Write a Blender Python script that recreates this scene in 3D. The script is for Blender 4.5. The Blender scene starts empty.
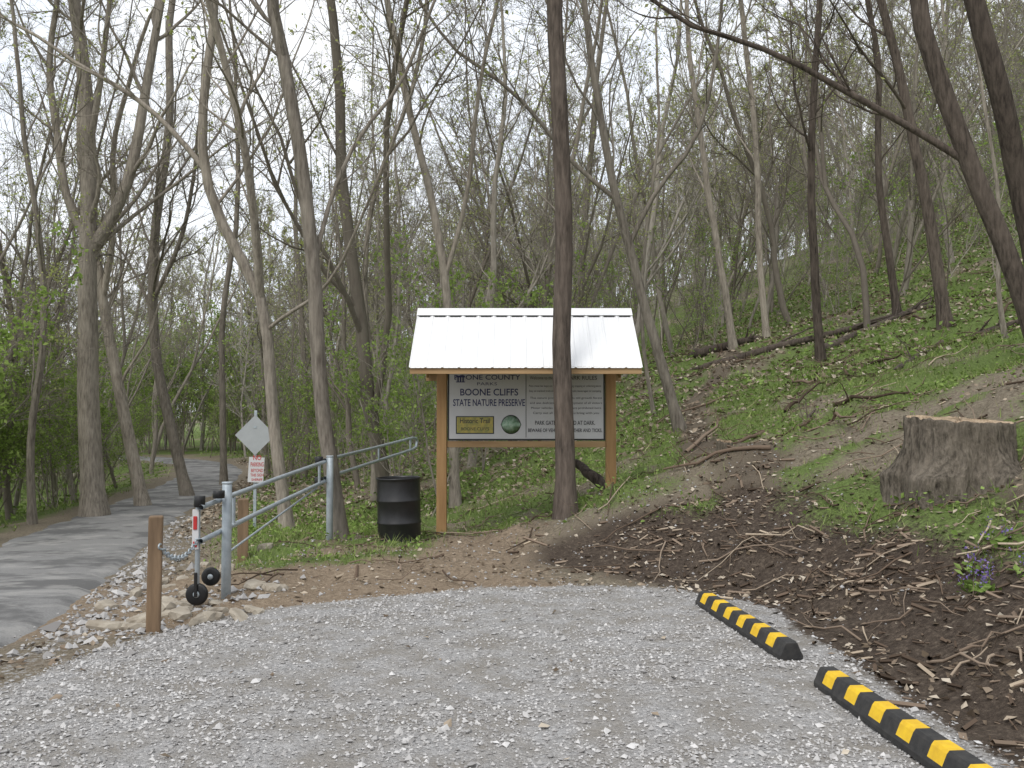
import bpy, bmesh, math, numpy as np
from mathutils import Vector, Matrix
RNG=np.random.default_rng(7)
F=900.0; HZ=418.0; CH=1.6
scene=bpy.context.scene
# ------------------------------------------------------------------ helpers
def sm(x,a,b):
    t=np.clip((x-a)/(b-a),0,1); return t*t*(3-2*t)
def _h(i,j,s):
    v=np.sin(i*127.1+j*311.7+s*74.7)*43758.5453
    return v-np.floor(v)
def vn(x,y,s=0):
    x=np.asarray(x,float);y=np.asarray(y,float)
    i=np.floor(x);j=np.floor(y);u=x-i;v=y-j;u=u*u*(3-2*u);v=v*v*(3-2*v)
    return (_h(i,j,s)*(1-u)+_h(i+1,j,s)*u)*(1-v)+(_h(i,j+1,s)*(1-u)+_h(i+1,j+1,s)*u)*v
def fbm(x,y,s=0,o=4):
    r=0;a=.5;t=0
    for k in range(o):
        r=r+a*vn(x*2**k+k*13.7,y*2**k-k*7.3,s+k);t+=a;a*=.5
    return r/t
def sdline(x,y,pts):
    x=np.asarray(x,np.float32);y=np.asarray(y,np.float32)
    best=np.full(x.shape,1e9,np.float32);sg=np.ones(x.shape,np.float32)
    for (x0,y0),(x1,y1) in zip(pts[:-1],pts[1:]):
        x0,y0,x1,y1=[np.float32(q) for q in (x0,y0,x1,y1)]
        dx,dy=x1-x0,y1-y0;l2=dx*dx+dy*dy
        vx=x-x0;vy=y-y0
        t=np.clip((vx*dx+vy*dy)/l2,0,1)
        d=(vx-t*dx)**2+(vy-t*dy)**2
        m=d<best-1e-9
        best[m]=d[m];sg[m]=np.sign((vx*dy-vy*dx)[m])
    return (np.sqrt(best)*sg).astype(float)
def smoothpts(pts,n=3):
    P=np.array(pts,float)
    for _ in range(n):
        Q=[P[0]]
        for a,b in zip(P[:-1],P[1:]):
            Q.append(.75*a+.25*b);Q.append(.25*a+.75*b)
        Q.append(P[-1]);P=np.array(Q)
    return P
FOOT=[tuple(p) for p in smoothpts([(2.9,-60),(2.6,1),(2.4,5),(2.35,7.5),(1.6,9.2),(.3,10.2),(-.6,11.5),(-.95,13.4),(-3.2,18),(-7,28),(-9.5,40),(-12.5,55),(-20,80),(-34,120),(-80,260),(-260,800)],1)]
RC=[(-3.2,-8),(-4.3,0),(-4.75,5),(-5.4,8),(-6.7,12),(-8.5,17.5),(-10,23),(-12,32),(-13.8,42),(-17,51),(-24,58),(-40,64),(-80,70)]
ROADP=smoothpts(RC,3)
ROAD=[tuple(p) for p in smoothpts(RC,2)]
GRAV=[(-3.3,3.8),(-3.1,5.2),(-2.85,6.2),(-2.5,7.3),(-1.4,7.9),(0,8.4),(1.5,8.4),(2.05,7.6),(2.2,6),(2.28,4.5),(2.6,-6),(-3.6,-6)]
TRAIL=[(2.4,9.5),(3.2,12),(3.3,16),(4.4,22),(7,28),(8,40)]
ROADW=1.4
def poly_sd(x,y,P):
    x=np.asarray(x,float);y=np.asarray(y,float)
    best=np.full(x.shape,1e9);ins=np.zeros(x.shape,bool);n=len(P)
    for k in range(n):
        x0,y0=P[k];x1,y1=P[(k+1)%n];dx,dy=x1-x0,y1-y0
        t=np.clip(((x-x0)*dx+(y-y0)*dy)/(dx*dx+dy*dy),0,1)
        best=np.minimum(best,np.hypot(x-x0-t*dx,y-y0-t*dy))
        c=((y0>y)!=(y1>y))&(x<(x1-x0)*(y-y0)/(y1-y0+1e-12)+x0)
        ins^=c
    return np.where(ins,best,-best)
def zroad(y): return np.interp(y,[0,6,9,12,17,23,32,47,60],[-.02,-.05,-.2,-.48,-.82,-1.0,-1.1,-1.0,-.9])
def zsurf(x,y,s=None,r=None):
    x=np.asarray(x,float);y=np.asarray(y,float)
    if s is None: s=sdline(x,y,FOOT);r=sdline(x,y,ROAD)
    base=np.interp(y,[0,12,18,30,60],[0,0,-.6,-.8,-.8])
    sp=np.maximum(s,0)
    a=np.interp(y,[6,7.5,9,13,20],[.52,.57,.57,.42,.38]);b=np.interp(y,[8,12,13.5,16],[.35,.6,2.3,1.6])
    h=a*sp*sp/(sp+b)+.26*np.maximum(sp-18,0)**2/(np.maximum(sp-18,0)+8)
    h=38*(1-np.exp(-h/38))
    zr=zroad(y)
    edge=np.maximum(np.abs(r)-ROADW-.15,0)
    right=zr+(base+h-zr)*sm(edge,0,2.2)
    left=zr-.9*sm(edge,0.3,5)-.5*sm(edge,8,25)
    return np.where(r>0,right,left)
def ground(x,y):
    x=np.asarray(x,float);y=np.asarray(y,float)
    s=sdline(x,y,FOOT);rs=sdline(x,y,ROAD)
    z=zsurf(x,y,s,rs);r=np.abs(rs);g=poly_sd(x,y,GRAV)
    rough=sm(r,ROADW+.1,ROADW+1.0)
    z=z+rough*((fbm(x*.5,y*.5,3)-.5)*(.05+.5*sm(s,2,14))+(fbm(x*.06,y*.06,4)-.5)*5*sm(s,25,60)+ (fbm(x*2.2,y*2.2,9)-.5)*(.13+.12*sm(s,0,.8))*(1-sm(g,-.6,0)) + (fbm(x*6,y*6,12,2)-.5)*.075*(1-sm(g,-.3,0)))
    z=z-.035*(1-sm(r,ROADW-.1,ROADW+.02))
    return z
def gz(x,y): return float(ground(np.array([x]),np.array([y]))[0])
def masks(x,y):
    x=np.asarray(x,float);y=np.asarray(y,float)
    s=sdline(x,y,FOOT);g=poly_sd(x,y,GRAV);r=sdline(x,y,ROAD);tr=np.abs(sdline(x,y,TRAIL))
    n=fbm(x*.9,y*.9,21)
    n2=fbm(x*.25,y*.25,31)
    grav=sm(g+(n-.5)*.5,-.22,.12)
    spill=sm(-np.abs(r-ROADW-.3),-.6,0)*.45
    near=np.where(y<10.8,sm(s,.9,1.7)*sm(y,5.6,6.8),sm(s,-.3,.8)*sm(y,10.8,12.0))
    leftg=sm(-x,.7,1.3)*sm(y,9.4,10.4)*sm(r,ROADW+.9,ROADW+2)
    leftroad=sm(-r,ROADW+.2,ROADW+1.2)
    gr=np.maximum(np.maximum(near,leftg),leftroad)
    gr=gr*(.12+.88*sm(.65*n+.35*n2,.30,.52))*sm(tr,.12,.55)*(1-.5*sm(s,22,45))
    dark=sm(s,-1.0,.3)*(1-sm(s,1.6,2.6)*sm(y,6.,7.4))*sm(x,-.6,1.0)*(1-sm(y,10.2,11.6))
    dark=np.maximum(dark,sm(-tr,-.8,-.3)*.45)
    tan=np.maximum(sm(-s,.5,1.6)*(1-sm(y,9.8,11.8))*sm(y,6.5,7.5),.7*sm(-x,-1.2,.2)*sm(y,7.5,8.2)*(1-sm(y,11.5,13.3))*(x>-3.5))
    return np.clip(grav,0,1),np.clip(gr,0,1),np.clip(dark*(.6+.6*n),0,1),np.clip(tan,0,1),spill
def npmesh(name,groups,mats,parent=None,link=True):
    vo=0;VV=[];LI=[];LT=[];MI=[];SM=[];RN=[]
    for V,Fc,mi,smo,rn in groups:
        V=np.asarray(V,np.float32).reshape(-1,3);Fc=np.asarray(Fc,np.int32)
        VV.append(V);LI.append((Fc+vo).ravel());LT.append(np.full(len(Fc),Fc.shape[1],np.int32))
        MI.append(np.full(len(Fc),mi,np.int32));SM.append(np.full(len(Fc),smo,bool))
        RN.append(np.zeros(len(V),np.float32)+.5 if rn is None else np.asarray(rn,np.float32))
        vo+=len(V)
    VV=np.concatenate(VV);LI=np.concatenate(LI);LT=np.concatenate(LT);MI=np.concatenate(MI);SM=np.concatenate(SM);RN=np.concatenate(RN)
    me=bpy.data.meshes.new(name)
    me.vertices.add(len(VV));me.vertices.foreach_set('co',VV.ravel())
    me.loops.add(len(LI));me.loops.foreach_set('vertex_index',LI)
    me.polygons.add(len(LT));st=np.zeros(len(LT),np.int32);st[1:]=np.cumsum(LT)[:-1]
    me.polygons.foreach_set('loop_start',st);me.polygons.foreach_set('loop_total',LT)
    me.polygons.foreach_set('material_index',MI);me.polygons.foreach_set('use_smooth',SM)
    at=me.attributes.new('rnd','FLOAT','POINT');at.data.foreach_set('value',RN)
    for m in mats: me.materials.append(m)
    me.update(calc_edges=True)
    if not link: return me
    ob=bpy.data.objects.new(name,me);scene.collection.objects.link(ob)
    if parent: ob.parent=parent
    return ob
def empty(name,loc=(0,0,0)):
    e=bpy.data.objects.new(name,None);e.location=loc;e.empty_display_size=.2
    scene.collection.objects.link(e);return e
def tubes(P,R,S,flare=None):
    N,K=P.shape[:2]
    T=np.gradient(P,axis=1);T/=np.linalg.norm(T,axis=2,keepdims=True)+1e-9
    av=P[:,-1]-P[:,0];av/=np.linalg.norm(av,axis=1,keepdims=True)+1e-9
    ref=np.where(np.abs(av[:,2:3])>.7,np.array([[1.,0.13,0]]),np.array([[0,0.1,1.]]))
    U=np.cross(ref[:,None,:],T);U/=np.linalg.norm(U,axis=2,keepdims=True)+1e-9
    W=np.cross(T,U)
    a=np.arange(S)*2*np.pi/S
    ca=np.cos(a)[None,None,:,None];sa=np.sin(a)[None,None,:,None]
    rr=R[:,:,None,None]
    if flare is not None: rr=rr*flare[:,:,:,None]
    V=P[:,:,None,:]+rr*(ca*U[:,:,None,:]+sa*W[:,:,None,:])
    idx=np.arange(N*K*S).reshape(N,K,S);ix2=np.roll(idx,-1,2)
    q=np.stack([idx[:,:-1,:],ix2[:,:-1,:],ix2[:,1:,:],idx[:,1:,:]],-1).reshape(-1,4)
    return V.reshape(-1,3),q
def nrm(v): return v/(np.linalg.norm(v,axis=-1,keepdims=True)+1e-9)
def grow(rng,st,d,L,K,wig,up):
    P=[st];d=nrm(d)
    for k in range(K-1):
        d=nrm(d+rng.normal(0,wig,d.shape)+np.array([0,0,up]))
        P.append(P[-1]+d*(L/(K-1))[:,None])
    return np.stack(P,1)
def spawn(rng,P,R,m,t0,t1,lf,ang,K,wig,up,rf,rend=.25,rmin=.003):
    N,Kp=P.shape[:2];t=rng.uniform(t0,t1,(N,m));f=t*(Kp-1);i=np.clip(f.astype(int),0,Kp-2);w=(f-i)[...,None]
    ix=np.arange(N)[:,None]
    A=P[ix,i];B=P[ix,i+1];pos=A*(1-w)+B*w;tan=nrm(B-A);r=R[ix,i]*(1-w[...,0])+R[ix,i+1]*w[...,0]
    rv=nrm(rng.normal(0,1,tan.shape));perp=nrm(rv-(rv*tan).sum(-1,keepdims=True)*tan)
    a=rng.uniform(ang[0],ang[1],(N,m,1))
    d=np.cos(a)*tan+np.sin(a)*perp
    pl=np.linalg.norm(np.diff(P,axis=1),axis=2).sum(1)
    L=(pl[:,None]*lf*(1-.55*t)*rng.uniform(.5,1.25,(N,m))).ravel()
    C=grow(rng,pos.reshape(-1,3),d.reshape(-1,3),L,K,wig,up)
    r0=np.maximum((r*rf*rng.uniform(.6,1.1,(N,m))).ravel(),rmin)
    return C,r0[:,None]*np.linspace(1,rend,K)[None,:]
def quads(rng,C,size,flat=0.0,asp=1.6):
    n=len(C);u=rng.normal(0,1,(n,3));u[:,2]*=(1-flat);u=nrm(u)
    v=rng.normal(0,1,(n,3));v[:,2]*=(1-flat);v=nrm(v-(v*u).sum(1,keepdims=True)*u)
    s=np.asarray(size).reshape(-1,1)*.5
    a=u*s*asp;b=v*s
    bend=np.cross(u,v)*s*.3
    V=np.stack([C-a,C-b*1.0+bend,C+a,C+b+bend],1)
    return V.reshape(-1,3),np.arange(n*4).reshape(n,4)
def tree_groups(rng,TP,TR,n1=13,t0=.35,n2=6,n3=6,n4=4,leaf=0.,lsize=.05,rf=.5,lf=.42,sides=10,leafmat=1,lowpoly=False,rm=.0035):
    K=TP.shape[1]
    a=np.arange(sides)*2*np.pi/sides
    fl=1+.06*np.sin(a*3+1)[None,None,:]*np.ones((1,K,1))
    G=[]
    V,q=tubes(TP,TR,sides,np.repeat(fl,len(TP),0));G.append((V,q,0,True,None))
    P1,R1=spawn(rng,TP,TR,n1,t0,.97,lf,(.4,1.0),5 if lowpoly else 9,.13,.09,rf,rmin=rm*2)
    V,q=tubes(P1,R1,3 if lowpoly else 6);G.append((V,q,0,True,None))
    P2,R2=spawn(rng,P1,R1,n2,.15,.97,.5,(.4,1.05),4 if lowpoly else 6,.18,.05,.6,rmin=rm*1.4)
    V,q=tubes(P2,R2,3 if lowpoly else 4);G.append((V,q,0,True,None))
    P3,R3=spawn(rng,P2,R2,n3,.1,.98,.7,(.4,1.15),2 if lowpoly else 4,.2,.03,.6,.6,rmin=rm)
    V,q=tubes(P3,R3,3);G.append((V,q,0,True,None))
    last=P3
    if n4:
        P4,R4=spawn(rng,P3,R3,n4,.1,1,.75,(.4,1.1),3,.15,.02,.7,.6,rmin=rm*.85)
        V,q=tubes(P4,R4,3);G.append((V,q,0,True,None));last=P4
    if leaf>0:
        n=int(len(last)*leaf);c=last[rng.integers(0,len(last),n)];w=rng.uniform(0,1,(n,1))
        C=c[:,-2]*(1-w)+c[:,-1]*w+rng.normal(0,.05,(n,3))
        V,q=quads(rng,C,rng.uniform(.6,1.3,n)*lsize)
        G.append((V,q,leafmat,False,np.repeat(rng.uniform(0,1,n),4)))
    return G
# ------------------------------------------------------------------ materials
def newmat(name):
    m=bpy.data.materials.new(name);m.use_nodes=True;nt=m.node_tree;nt.nodes.clear()
    o=nt.nodes.new('ShaderNodeOutputMaterial');b=nt.nodes.new('ShaderNodeBsdfPrincipled')
    nt.links.new(b.outputs[0],o.inputs[0]);return m,nt,b,o
def N(nt,t,**k):
    n=nt.nodes.new(t)
    for a,v in k.items(): setattr(n,a,v)
    return n
def mixc(nt,f,a,b,bt='MIX'):
    n=nt.nodes.new('ShaderNodeMix');n.data_type='RGBA';n.blend_type=bt
    for s,v in ((0,f),(6,a),(7,b)):
        if hasattr(v,'is_output'): nt.links.new(v,n.inputs[s])
        elif s==0: n.inputs[0].default_value=v
        else: n.inputs[s].default_value=(*v[:3],1)
    return n.outputs[2]
def noise(nt,vec,scale,detail=4,rough=.6):
    n=nt.nodes.new('ShaderNodeTexNoise');n.inputs['Scale'].default_value=scale;n.inputs['Detail'].default_value=detail;n.inputs['Roughness'].default_value=rough
    if vec is not None: nt.links.new(vec,n.inputs['Vector'])
    return n.outputs['Fac']
def ramp(nt,v,stops):
    n=nt.nodes.new('ShaderNodeValToRGB');nt.links.new(v,n.inputs[0]);e=n.color_ramp.elements
    while len(e)<len(stops): e.new(.5)
    for k,(p,c) in enumerate(stops):
        e[k].position=p;e[k].color=(*c,1) if len(c)==3 else c
    return n.outputs[0]
def mth(nt,op,a,b=None,clamp=False):
    n=nt.nodes.new('ShaderNodeMath');n.operation=op;n.use_clamp=clamp
    for i,v in ((0,a),(1,b)):
        if v is None: continue
        if hasattr(v,'is_output'): nt.links.new(v,n.inputs[i])
        else: n.inputs[i].default_value=v
    return n.outputs[0]
def bump(nt,b,h,st,dist=.02):
    n=nt.nodes.new('ShaderNodeBump');n.inputs['Strength'].default_value=st;n.inputs['Distance'].default_value=dist
    nt.links.new(h,n.inputs['Height']);nt.links.new(n.outputs[0],b.inputs['Normal'])
def coord(nt,scale=(1,1,1)):
    t=nt.nodes.new('ShaderNodeTexCoord');m=nt.nodes.new('ShaderNodeMapping');m.inputs['Scale'].default_value=scale
    nt.links.new(t.outputs['Object'],m.inputs[0]);return m.outputs[0]
def attr(nt,name):
    a=nt.nodes.new('ShaderNodeAttribute');a.attribute_name=name;return a.outputs['Fac']
def pm(name,c,rough=.6,metal=0,var=.15,scale=8,st=.2,dist=.004,stretch=(1,1,1),c2=None):
    m,nt,b,o=newmat(name);v=coord(nt,stretch);n=noise(nt,v,scale)
    c2=c2 or tuple(x*(1-2*var) for x in c)
    nt.links.new(ramp(nt,n,[(.3,c2),(.7,c)]),b.inputs['Base Color'])
    b.inputs['Roughness'].default_value=rough;b.inputs['Metallic'].default_value=metal
    if st: bump(nt,b,noise(nt,v,scale*4),st,dist)
    return m
def barkmat(name,dark,light,sc=1.,st=.9,zs=.16,bd=.02,det=5):
    m,nt,b,o=newmat(name);v=coord(nt,(1,1,zs));n=noise(nt,v,22*sc,det,.65)
    oi=nt.nodes.new('ShaderNodeObjectInfo')
    c=ramp(nt,n,[(.3,dark),(.68,light)])
    n2=noise(nt,coord(nt,(1,1,.6)),1.6,3)
    c=mixc(nt,ramp(nt,n2,[(.45,(0,0,0)),(.75,(.5,.5,.5))]),c,tuple(x*1.25 for x in light))
    bump(nt,b,n,st,bd)
    br=mth(nt,'ADD',mth(nt,'MULTIPLY',oi.outputs['Random'],.6),.72)
    cc=nt.nodes.new('ShaderNodeVectorMath');cc.operation='SCALE';nt.links.new(c,cc.inputs[0]);nt.links.new(br,cc.inputs['Scale'])
    nt.links.new(cc.outputs[0],b.inputs['Base Color']);b.inputs['Roughness'].default_value=.95
    b.inputs['Specular IOR Level'].default_value=.1
    return m
def simplebark(name,stops,useobj):
    m=bpy.data.materials.new(name);m.use_nodes=True;nt=m.node_tree;nt.nodes.clear()
    o=nt.nodes.new('ShaderNodeOutputMaterial');d=nt.nodes.new('ShaderNodeBsdfDiffuse')
    if useobj: f=nt.nodes.new('ShaderNodeObjectInfo').outputs['Random']
    else: f=attr(nt,'rnd')
    c=ramp(nt,f,stops)
    if useobj: c=mixc(nt,ramp(nt,noise(nt,coord(nt,(1,1,.2)),14,2),[(.35,(.5,.5,.5)),(.6,(0,0,0))]),c,(.12,.10,.085))
    nt.links.new(c,d.inputs[0]);nt.links.new(d.outputs[0],o.inputs[0]);return m
def leafmat(name,stops,tr=.4):
    m=bpy.data.materials.new(name);m.use_nodes=True;nt=m.node_tree;nt.nodes.clear()
    o=nt.nodes.new('ShaderNodeOutputMaterial');d=nt.nodes.new('ShaderNodeBsdfDiffuse')
    c=ramp(nt,attr(nt,'rnd'),stops);nt.links.new(c,d.inputs[0])
    if tr>0:
        t=nt.nodes.new('ShaderNodeBsdfTranslucent');x=nt.nodes.new('ShaderNodeMixShader')
        nt.links.new(c,t.inputs[0]);x.inputs[0].default_value=tr
        nt.links.new(d.outputs[0],x.inputs[1]);nt.links.new(t.outputs[0],x.inputs[2]);nt.links.new(x.outputs[0],o.inputs[0])
    else: nt.links.new(d.outputs[0],o.inputs[0])
    return m
M_bark=barkmat('bark_grey',(.115,.098,.082),(.32,.285,.24))
M_barkd=barkmat('bark_dark',(.036,.030,.026),(.15,.122,.102))
M_barkf=simplebark('bark_forest',[(0,(.16,.14,.115)),(.5,(.29,.26,.22)),(1,(.42,.385,.335))],True)
M_barkfar=simplebark('bark_far_hazed',[(0,(.20,.18,.155)),(.5,(.31,.285,.25)),(1,(.43,.40,.355))],False)  # lighter bark tones put the distance haze into the colour
M_bud=leafmat('spring_leaves',[(0,(.28,.32,.10)),(.5,(.40,.44,.16)),(1,(.50,.52,.24))],.4)
M_leaf=leafmat('green_leaves',[(0,(.18,.26,.06)),(.5,(.27,.38,.10)),(1,(.40,.50,.17))],.45)
M_grass=leafmat('grass_blades',[(0,(.10,.15,.04)),(.5,(.18,.25,.065)),(.8,(.26,.33,.11)),(1,(.4,.37,.22))],0)
M_herb=leafmat('herb_leaves',[(0,(.12,.18,.045)),(.5,(.19,.28,.07)),(1,(.28,.38,.12))],.2)
M_litter=leafmat('dead_leaves',[(0,(.11,.085,.06)),(.35,(.23,.18,.135)),(.7,(.38,.315,.24)),(1,(.56,.50,.41))],0)
M_chips=leafmat('wood_chips',[(0,(.06,.045,.034)),(.4,(.15,.11,.082)),(.8,(.27,.21,.16)),(1,(.48,.40,.30))],.0)
M_stone=leafmat('gravel_stone',[(0,(.26,.25,.242)),(.3,(.38,.372,.365)),(.75,(.50,.49,.48)),(1,(.64,.63,.62))],.0)
M_flower=leafmat('purple_petals',[(0,(.2,.13,.42)),(1,(.36,.28,.62))],.3)
M_wood=pm('treated_timber',(.44,.27,.12),.75,0,.2,9,.3,.004,(1,1,.12),c2=(.28,.155,.065))
M_woodh=pm('treated_timber_beam',(.46,.31,.16),.75,0,.2,9,.3,.004,(.12,1,1),c2=(.30,.18,.085))
M_oldwood=pm('weathered_post',(.26,.175,.105),.85,0,.2,10,.5,.006,(1,1,.15),c2=(.12,.078,.046))
M_galv=pm('galvanised_steel',(.46,.51,.54),.45,.4,.12,12,.1,.002,c2=(.33,.375,.41))
M_black=pm('black_plastic',(.012,.012,.013),.42,0,.2,6,.1)
M_drum=pm('black_drum_paint',(.009,.009,.01),.38,.0,.2,5,.15,.003,c2=(.02,.02,.021))
M_white=pm('white_sign_face',(.60,.60,.61),.45,0,.04,4,0)
M_alu=pm('sign_aluminium',(.42,.44,.45),.5,.3,.06,6,.05)
M_red=pm('red_reflector',(.5,.03,.03),.4,0,.1,5,0)
M_navy=pm('navy_print',(.03,.035,.12),.5,0,.05,5,0)
M_ink=pm('black_print',(.03,.03,.035),.5,0,.05,5,0)
M_yel=pm('yellow_paint',(.85,.56,.02),.6,0,.12,14,.1,c2=(.66,.40,.02))
M_rub=pm('black_rubber',(.018,.018,.019),.75,0,.2,20,.3,c2=(.045,.043,.04))
M_roof=pm('white_metal_roof',(.86,.865,.87),.4,.0,.02,2,0)
M_dark=pm('dark_gap',(.03,.03,.03),.8,0,.1,5,0)
# ------------------------------------------------------------------ lettering is made first and sized in one update
TEXTS=[]
def text(s,px,py,wpx,hpx,mat,parent,yy,bold=.0):
    cu=bpy.data.curves.new('lettering','FONT');cu.body=s;cu.align_x='CENTER';cu.align_y='CENTER';cu.size=1;cu.offset=bold;cu.resolution_u=3
    ob=bpy.data.objects.new('lettering',cu);scene.collection.objects.link(ob)
    ob.location=((px-512)/F*yy,yy,CH+(HZ-py)/F*yy);ob.rotation_euler=(math.pi/2,0,0);cu.materials.append(mat);ob.parent=parent
    TEXTS.append((ob,wpx/F*yy,hpx/F*yy))
K=empty('information_kiosk');Sg=empty('traffic_sign')
KY=13.25;xl,xr=-1.03,1.45;by=KY-.045;ty_=by-.010;sx_,sy_=-5.12,18.
text('BOONE COUNTY',487,377.5,66,5,M_navy,K,ty_,.01);text('PARKS',487,384,20,3,M_navy,K,ty_)
text('BOONE CLIFFS',489,392.5,58,7,M_navy,K,ty_,.015);text('STATE NATURE PRESERVE',489,403,72,7,M_navy,K,ty_,.015)
text('Historic Trail',475,421,30,5,M_ink,K,ty_-.007,.01);text('BOONE CLIFFS',475,429,28,3,M_ink,K,ty_-.007)
rows=[('Welcome to the preserve',548,378,36,4),('PARK RULES',582,378,30,4),('Pets must be kept on leash at all times',550,386,42,2.6),('No hunting, trapping or collecting plants',582,386,38,2.6),('Stay on marked trails and respect wildlife',550,391,42,2.6),('No alcoholic beverages or camping',582,391,38,2.6),
('This nature preserve protects old growth forest',566,398,72,2.8),('and was dedicated for the enjoyment of all visitors',566,403,72,2.8),('Motor vehicles and bicycles are prohibited here',566,408,70,2.8),('Carry out all litter that you bring with you',566,413,66,2.8),
('PARK GATE IS LOCKED AT DARK.',565,423,60,4.2),('BEWARE OF VEHICLES, WEATHER AND TICKS.',565,430.5,74,4.2)]
for s,a,b_,w,h in rows: text(s,a,b_,w,h,M_ink,K,ty_,.015 if h>4 else 0)
for t_,a_,w_,h_ in (('NO',457.8,8,5),('PARKING',464.5,13,4.5),('BEYOND',470.5,12,3.5),('THIS SIGN',475,13,3),('SHERIFF',479.5,11,2.5)): text(t_,257.8,a_,w_,h_,M_red,Sg,sy_-.049,.015)
bpy.context.view_layer.update()
for ob,w_,h_ in TEXTS: ob.scale=(w_/max(ob.dimensions.x,.01),h_/max(ob.dimensions.y,.01),1)
# ------------------------------------------------------------------ terrain
def axis(d0,d1,step,far0,far1):
    a=list(np.arange(d0,d1,step));v=d0;s=step;L=[]
    while v>far0: s*=1.09;v-=s;L.append(v)
    v=a[-1];s=step;Rr=[]
    while v<far1: s*=1.055 if s<2 else 1.12;v+=s;Rr.append(v)
    return np.array(L[::-1]+a+Rr)
X=axis(-6.5,6.5,.08,-700,700);Y=axis(2.5,15,.08,-300,900)
GX,GY=np.meshgrid(X,Y);GZ=ground(GX.ravel(),GY.ravel())
idx=np.arange(GX.size).reshape(GX.shape)
q=np.stack([idx[:-1,:-1],idx[:-1,1:],idx[1:,1:],idx[1:,:-1]],-1).reshape(-1,4)
m,nt,b,o=newmat('ground_soil_gravel_grass')
v=coord(nt);n1=noise(nt,v,3.,5,.65);n2=noise(nt,v,24,5,.7);n3=noise(nt,v,90,3,.7)
vor=N(nt,'ShaderNodeTexVoronoi');vor.inputs['Scale'].default_value=55;nt.links.new(v,vor.inputs['Vector'])
litter=ramp(nt,n2,[(.3,(.13,.105,.08)),(.5,(.25,.205,.16)),(.7,(.38,.325,.26))])
litter=mixc(nt,mth(nt,'MULTIPLY',n1,.45),litter,(.17,.165,.10))
soil=ramp(nt,n2,[(.3,(.05,.039,.031)),(.55,(.115,.09,.07)),(.75,(.24,.195,.15))])
soil=mixc(nt,ramp(nt,n1,[(.35,(.5,.5,.5)),(.6,(0,0,0))]),soil,(.055,.042,.034))
tanc=ramp(nt,n2,[(.3,(.19,.145,.10)),(.55,(.32,.25,.18)),(.75,(.44,.36,.27))])
green=ramp(nt,n2,[(.3,(.09,.12,.04)),(.55,(.155,.215,.065)),(.75,(.24,.29,.12))])
gv=ramp(nt,vor.outputs['Color'],[(0,(.30,.292,.285)),(.5,(.43,.422,.415)),(1,(.58,.57,.56))])
gv=mixc(nt,ramp(nt,n1,[(.38,(.8,.8,.8)),(.60,(0,0,0))]),gv,(.30,.275,.24))
def thr(at,w,lo,hi):
    a=attr(nt,at);s=mth(nt,'ADD',a,mth(nt,'MULTIPLY',mth(nt,'SUBTRACT',n2,.5),w))
    return ramp(nt,s,[(lo,(0,0,0)),(hi,(1,1,1))])
c=mixc(nt,thr('m_tan',1.2,.3,.7),litter,tanc)
c=mixc(nt,thr('m_dark',1.2,.25,.6),c,soil)
c=mixc(nt,thr('m_green',1.6,.3,.8),c,green)
c=mixc(nt,thr('m_spill',1.6,.45,.6),c,gv)
c=mixc(nt,thr('m_grav',1.2,.35,.62),c,gv)
nt.links.new(c,b.inputs['Base Color']);b.inputs['Roughness'].default_value=.95;b.inputs['Specular IOR Level'].default_value=.1
hh=mth(nt,'ADD',mth(nt,'MULTIPLY',vor.outputs['Distance'],-.6),mth(nt,'ADD',n2,n3));bump(nt,b,hh,.8,.03)
terrain=npmesh('ground',[(np.stack([GX.ravel(),GY.ravel(),GZ],-1),q,0,True,None)],[m])
mk=masks(GX.ravel(),GY.ravel())
for nm,arr in zip(('m_grav','m_green','m_dark','m_tan','m_spill'),mk):
    a=terrain.data.attributes.new(nm,'FLOAT','POINT');a.data.foreach_set('value',arr.astype(np.float32))
# road
m,nt,b,o=newmat('worn_asphalt');v=coord(nt);n1=noise(nt,v,.8,6,.65);n2=noise(nt,v,60,3,.8);n3=noise(nt,v,1.7,5)
c=ramp(nt,n2,[(.3,(.17,.168,.165)),(.7,(.28,.277,.27))])
c=mixc(nt,ramp(nt,n1,[(.48,(0,0,0)),(.56,(.75,.75,.75))]),c,(.105,.104,.103))
c=mixc(nt,ramp(nt,n3,[(.52,(0,0,0)),(.62,(.45,.45,.45))]),c,(.38,.37,.35))
nt.links.new(c,b.inputs['Base Color']);b.inputs['Roughness'].default_value=.9;b.inputs['Specular IOR Level'].default_value=.15;bump(nt,b,n2,.4,.006)
RP=ROADP
seg=np.linalg.norm(np.diff(RP,axis=0),axis=1);cum=np.r_[0,np.cumsum(seg)];tt=np.arange(0,cum[-1],.15)
cx=np.interp(tt,cum,RP[:,0]);cy=np.interp(tt,cum,RP[:,1]);tx=np.gradient(cx);ty=np.gradient(cy);l=np.hypot(tx,ty);nx,ny=ty/l,-tx/l
ws=np.linspace(-1,1,15);en=(fbm(tt*1.6,tt*0,5)-.5)*.5;en2=(fbm(tt*1.6,tt*0+9,6)-.5)*.5
wid=np.where(ws[None,:]>0,ROADW+en[:,None],ROADW+en2[:,None])*ws[None,:]
rx=cx[:,None]+nx[:,None]*wid;ry=cy[:,None]+ny[:,None]*wid
rz=zsurf(rx.ravel(),ry.ravel()).reshape(rx.shape)+.012+.03*(1-ws[None,:]**2)-.06*(np.abs(ws[None,:])>.99)
ii=np.arange(rx.size).reshape(rx.shape);q=np.stack([ii[:-1,:-1],ii[:-1,1:],ii[1:,1:],ii[1:,:-1]],-1).reshape(-1,4)
npmesh('road',[(np.stack([rx.ravel(),ry.ravel(),rz.ravel()],-1),q,0,True,None)],[m])
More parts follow.
